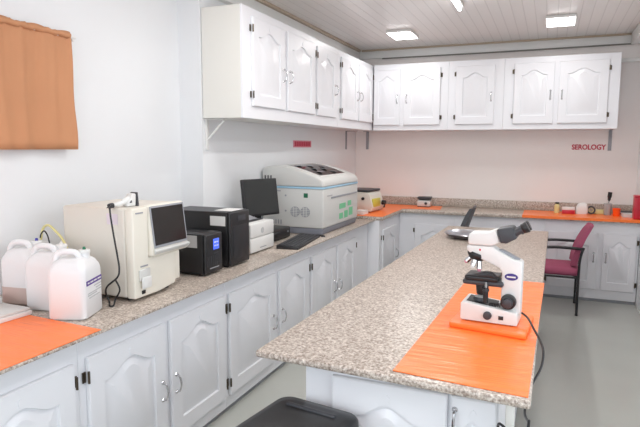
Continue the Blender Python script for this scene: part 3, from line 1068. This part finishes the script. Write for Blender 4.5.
# local x along the base (stage left, eyepieces right), camera side = -y
m = MB()
m.prism([(.005, .004), (.262, .004), (.262, .05), (.255, .066), (.012, .094), (.0, .085), (.0, .012)], 'y', -.085, .085, .008, 3)
m.build('base', M['white'], t)
MB().prism([(.022, .0915), (.16, .0758), (.16, .079), (.022, .0945)], 'y', -.06, .06, .001).build('base_cover', M['blackm'], t)
m = MB()
m.cyl((.075, 0, .0885), (.075, 0, .104), .033, .03, 28)
m.build('light_port', M['dark'], t)
MB().cyl((.075, 0, .1042), (.075, 0, .108), .024, None, 24).build('lens', M['clear'], t)
arm = [(.178, .06), (.268, .05), (.268, .295), (.255, .305), (.235, .305), (.155, .345), (.13, .362), (.018, .362), (.008, .352), (.012, .335), (.05, .305), (.105, .288), (.165, .262), (.178, .24)]
MB().prism(arm, 'y', -.038, .038, .007, 3).build('arm', M['white'], t)
MB().prism([(.235, .306), (.255, .306), (.175, .345), (.155, .345)], 'y', -.02, .02, .002).build('arm_inlay', M['grey'], t)
# head
MB().prism([(.018, .364), (.125, .364), (.165, .384), (.146, .446), (.108, .428), (.030, .424), (.016, .408)], 'y', -.045, .045, .008, 3).build('head', M['white'], t)
MB().prism([(.149, .447), (.168, .384), (.195, .383), (.240, .410), (.222, .456), (.212, .462)], 'y', -.055, .055, .008, 3).build('binocular_housing', M['dark'], t)
dv = Vector((.86, 0, .50)).normalized()
for sy in (-.034, .034):
    p0 = Vector((.226, sy, .432))
    m = MB()
    m.cyl(p0, p0 + dv * .032, .017, None, 20)
    m.cyl(p0 + dv * .030, p0 + dv * .04, .021, None, 20)
    e = m.build('eyepiece', M['dark'], t)
    m = MB()
    m.cyl(p0 + dv * .0402, p0 + dv * .068, .021, .025, 24, .003)
    m.build('eye_cup', M['black'], e)
# nosepiece and objectives
A = Matrix.Translation((.055, 0, .313)) @ Matrix.Rotation(R(18), 4, 'Y')
m = MB().lathe([(0, -.030), (.030, -.026), (.045, -.010), (.048, .0), (.044, .012), (0, .012)], n=32, mtx=A)
npz = m.build('nosepiece', M['black'], t)
for k, a in enumerate((200, 275, 330, 100)):
    ca, sa = math.cos(R(a)), math.sin(R(a))
    p0 = A @ Vector((.026 * ca, .026 * sa, -.026))
    d_ = (A.to_3x3() @ Vector((.45 * ca, .45 * sa, -1))).normalized()
    ln = (.035, .042, .05, .04)[k]
    ob = MB().cyl(p0, p0 + d_ * ln * .75, .0125, None, 18).build('objective', M['chrome'], t)
    MB().cyl(p0 + d_ * (ln * .75 + .0002), p0 + d_ * ln, .0115, .006, 18).build('objective_tip', M['white'] if k % 2 else M['pink'], ob)
# stage
MB().box(.012, .165, -.07, .07, .198, .218, .004).build('stage', M['black'], t)
MB().prism([(.012, .2185), (.13, .2185), (.165, .2185), (.13, .242), (.10, .242), (.07, .228)], 'y', -.072, -.03, .003).build('slide_holder', M['blackm'], t)
MB().box(.0, .19, -.06, .06, .172, .1975, .01).build('stage_carrier', M['dark'], t)
MB().cyl((.085, 0, .118), (.085, 0, .171), .026, .032, 24, .003).build('condenser', M['black'], t)
m = MB().cyl((.115, -.078, .10), (.115, -.078, .171), .012, None, 18)
ck = m.build('stage_control', M['black'], t)
MB().cyl((.115, -.078, .171), (.115, -.078, .198), .006, None, 12).build('control_rod', M['chrome'], ck)
m = MB().cyl((.115, -.078, .155), (.115, -.078, .165), .016, None, 20)
m.build('control_ring', M['dark'], ck)
# knobs
m = MB().cyl((.215, -.039, .108), (.215, -.072, .108), .036, .034, 32, .003)
kn = m.build('focus_knob', M['black'], t)
MB().cyl((.215, -.0722, .108), (.215, -.094, .108), .024, .022, 28, .003).build('fine_focus', M['dark'], kn)
m = MB().cyl((.128, -.0855, .040), (.128, -.102, .040), .020, .018, 26, .002)
m.build('dimmer_knob', M['dark'], t)
m = MB().box(.178, .200, -.0885, -.0852, .026, .044, .001)
m.build('power_switch', M['black'], t)
m = MB()
for k in range(7):
    m.box(.13 + k * .0075, .134 + k * .0075, -.062, -.0385, .0795, .094)
m.build('rack_teeth', M['blackm'], t)
A = Matrix.Translation((.222, -.0384, .225)) @ Matrix.Rotation(R(90), 4, 'X') @ Matrix.Diagonal((1, .55, 1, 1))
m = MB().lathe([(0, 0), (.030, 0), (.030, .002), (0, .0025)], n=32, mtx=A)
bd = m.build('oval_badge', M['violet'], t)
m = MB().box(.202, .242, -.0425, -.0412, .2215, .2285)
m.build('badge_lettering', M['white'], bd)
m = MB().box(.07, .078, -.0384, -.038, .337, .347)
m.build('red_mark', M['redbin'], t)
for x in (.03, .235):
    for y in (-.06, .06):
        MB().cyl((x, y, 0), (x, y, .0045), .012, None, 12).build('foot', M['black'], t)
# cable over the island edge
o = MB().tube([(2.318, 2.53, .972), (2.345, 2.49, .962), (2.372, 2.40, .945), (2.400, 2.33, .918), (2.412, 2.27, .895), (2.405, 2.22, .850), (2.375, 2.15, .80), (2.36, 2.0, .77), (2.375, 1.86, .80), (2.378, 1.79, .835), (2.372, 1.785, .79), (2.350, 1.79, .765),
               (2.318, 1.80, .785), (2.288, 1.82, .795), (2.283, 1.85, .75)], .0045, 8).build('power_cable', M['black'])
tag(o, 'black power cable from the microscope hanging over the island edge', 'cable')

# shiny dish on the far end
t = thing('metal_dish', 'shiny shallow metal dish on the far end of the island', 'dish', (1.755, 5.0, ZI))
MB().lathe([(0, .002), (.10, .0), (.17, .018), (.195, .042), (.199, .043), (.195, .047), (.165, .024), (.10, .008), (0, .008)], n=44).build('bowl', M['steel'], t)

# ------------------------------------------------------------------ chairs
def chair(label, loc, rz, fab, top, name='armchair', arms=True):
    """faces -y locally, seat centre at origin"""
    t = thing(name, label, 'chair', loc, rz)
    hw = .24
    # seat
    m = MB()
    m.loft([rr(0, 0, .225, .225, .05, .40), rr(0, 0, .238, .238, .055, .415), rr(0, 0, .238, .238, .055, .455), rr(0, 0, .215, .215, .05, .478), rr(0, 0, .12, .12, .05, .484)])
    m.build('seat', fab, t, 60)
    m = MB()
    secs = []
    for k in range(9):
        v = k / 8
        z = .50 + (top - .50) * v
        yy = .205 + .03 * v + .115 * v * v
        hw_ = .20 + .03 * math.sin(PI * min(1, v * 1.1))
        th = .030 * (1 - .35 * v) if k < 8 else .012
        ring = []
        for i in range(13):
            u = -1 + 2 * i / 12
            ring.append((hw_ * u, yy - th + .02 * u * u * -1, z))
        for i in range(13):
            u = 1 - 2 * i / 12
            ring.append((hw_ * u, yy + th - .02 * u * u, z))
        secs.append(ring)
    m.loft(secs)
    m.build('backrest', fab, t, 60)
    for s_ in (-1, 1):
        m = MB().tube([(s_ * .252, .235, .011), (s_ * .252, .235, .45), (s_ * .252, .243, .60), (s_ * .252, .268, .70)], .0125, 12)
        lg = m.build('rear_leg', M['blackm'], t)
        MB().cyl((s_ * .252, .235, 0), (s_ * .252, .235, .012), .015, None, 12).build('rubber_foot', M['black'], lg)
        m = MB().tube([(s_ * .252, -.215, .011), (s_ * .252, -.215, .25), (s_ * .252, -.215, .62 if arms else .40)], .0125, 12)
        lg = m.build('front_leg', M['blackm'], t)
        MB().cyl((s_ * .252, -.215, 0), (s_ * .252, -.215, .012), .015, None, 12).build('rubber_foot', M['black'], lg)
        if arms:
            m = MB().tube([(s_ * .252, -.215, .62), (s_ * .252, -.20, .655), (s_ * .252, -.15, .675), (s_ * .252, .0, .69), (s_ * .252, .15, .69), (s_ * .252, .255, .685)], .015, 12)
            m.build('armrest', M['black'], t)
    m = MB()
    m.tube([(-.252, -.2, .39), (.252, -.2, .39)], .011, 10, False).tube([(-.252, .2, .39), (.252, .2, .39)], .011, 10, False)
    for s_ in (-1, 1):
        m.tube([(s_ * .252, -.215, .39), (s_ * .252, .235, .39)], .011, 10, False)
        m.tube([(s_ * .252, .25, .62), (s_ * .19, .245, .62)], .010, 10, False)
    m.build('seat_frame', M['blackm'], t)
    return t
chair('burgundy upholstered armchair with a black metal frame facing the island', (2.485, 6.345, 0), R(-90), M['burg'], .905)
chair('black armchair seen edge-on behind the far end of the island', (1.32, 6.22, 0), R(-90), M['dark'], 1.05, arms=False)

# ------------------------------------------------------------------ black bin in the foreground
BZ = .735
t = thing('waste_bin', 'black plastic waste bin with a domed lid in the foreground beside the island', 'bin', (1.625, 1.64, 0), R(-9))
t.scale = (.95, 1, 1)
m = MB()
m.loft([rr(0, 0, .125, .15, .04, 0), rr(0, 0, .13, .155, .04, .01), rr(0, 0, .165, .195, .05, BZ - .06)])
m.build('body', M['black'], t, 50)
m = MB()
m.loft([rr(0, 0, .170, .20, .05, BZ - .072), rr(0, 0, .1715, .202, .05, BZ - .058), rr(0, 0, .169, .199, .05, BZ - .0555)])
m.build('liner', M['redbin'], t, 50)
m = MB()
m.loft([rr(0, 0, .178, .208, .055, BZ - .055), rr(0, 0, .182, .212, .055, BZ - .045), rr(0, 0, .180, .210, .055, BZ - .012), rr(0, 0, .172, .20, .05, BZ + .0), rr(0, 0, .14, .16, .05, BZ + .008), rr(0, 0, .06, .06, .04, BZ + .011)])
ld = m.build('lid', M['black'], t, 50)
m = MB().box(-.11, .11, .115, .135, BZ + .002, BZ + .016, .006)
m.build('lid_ridge', M['dark'], ld)
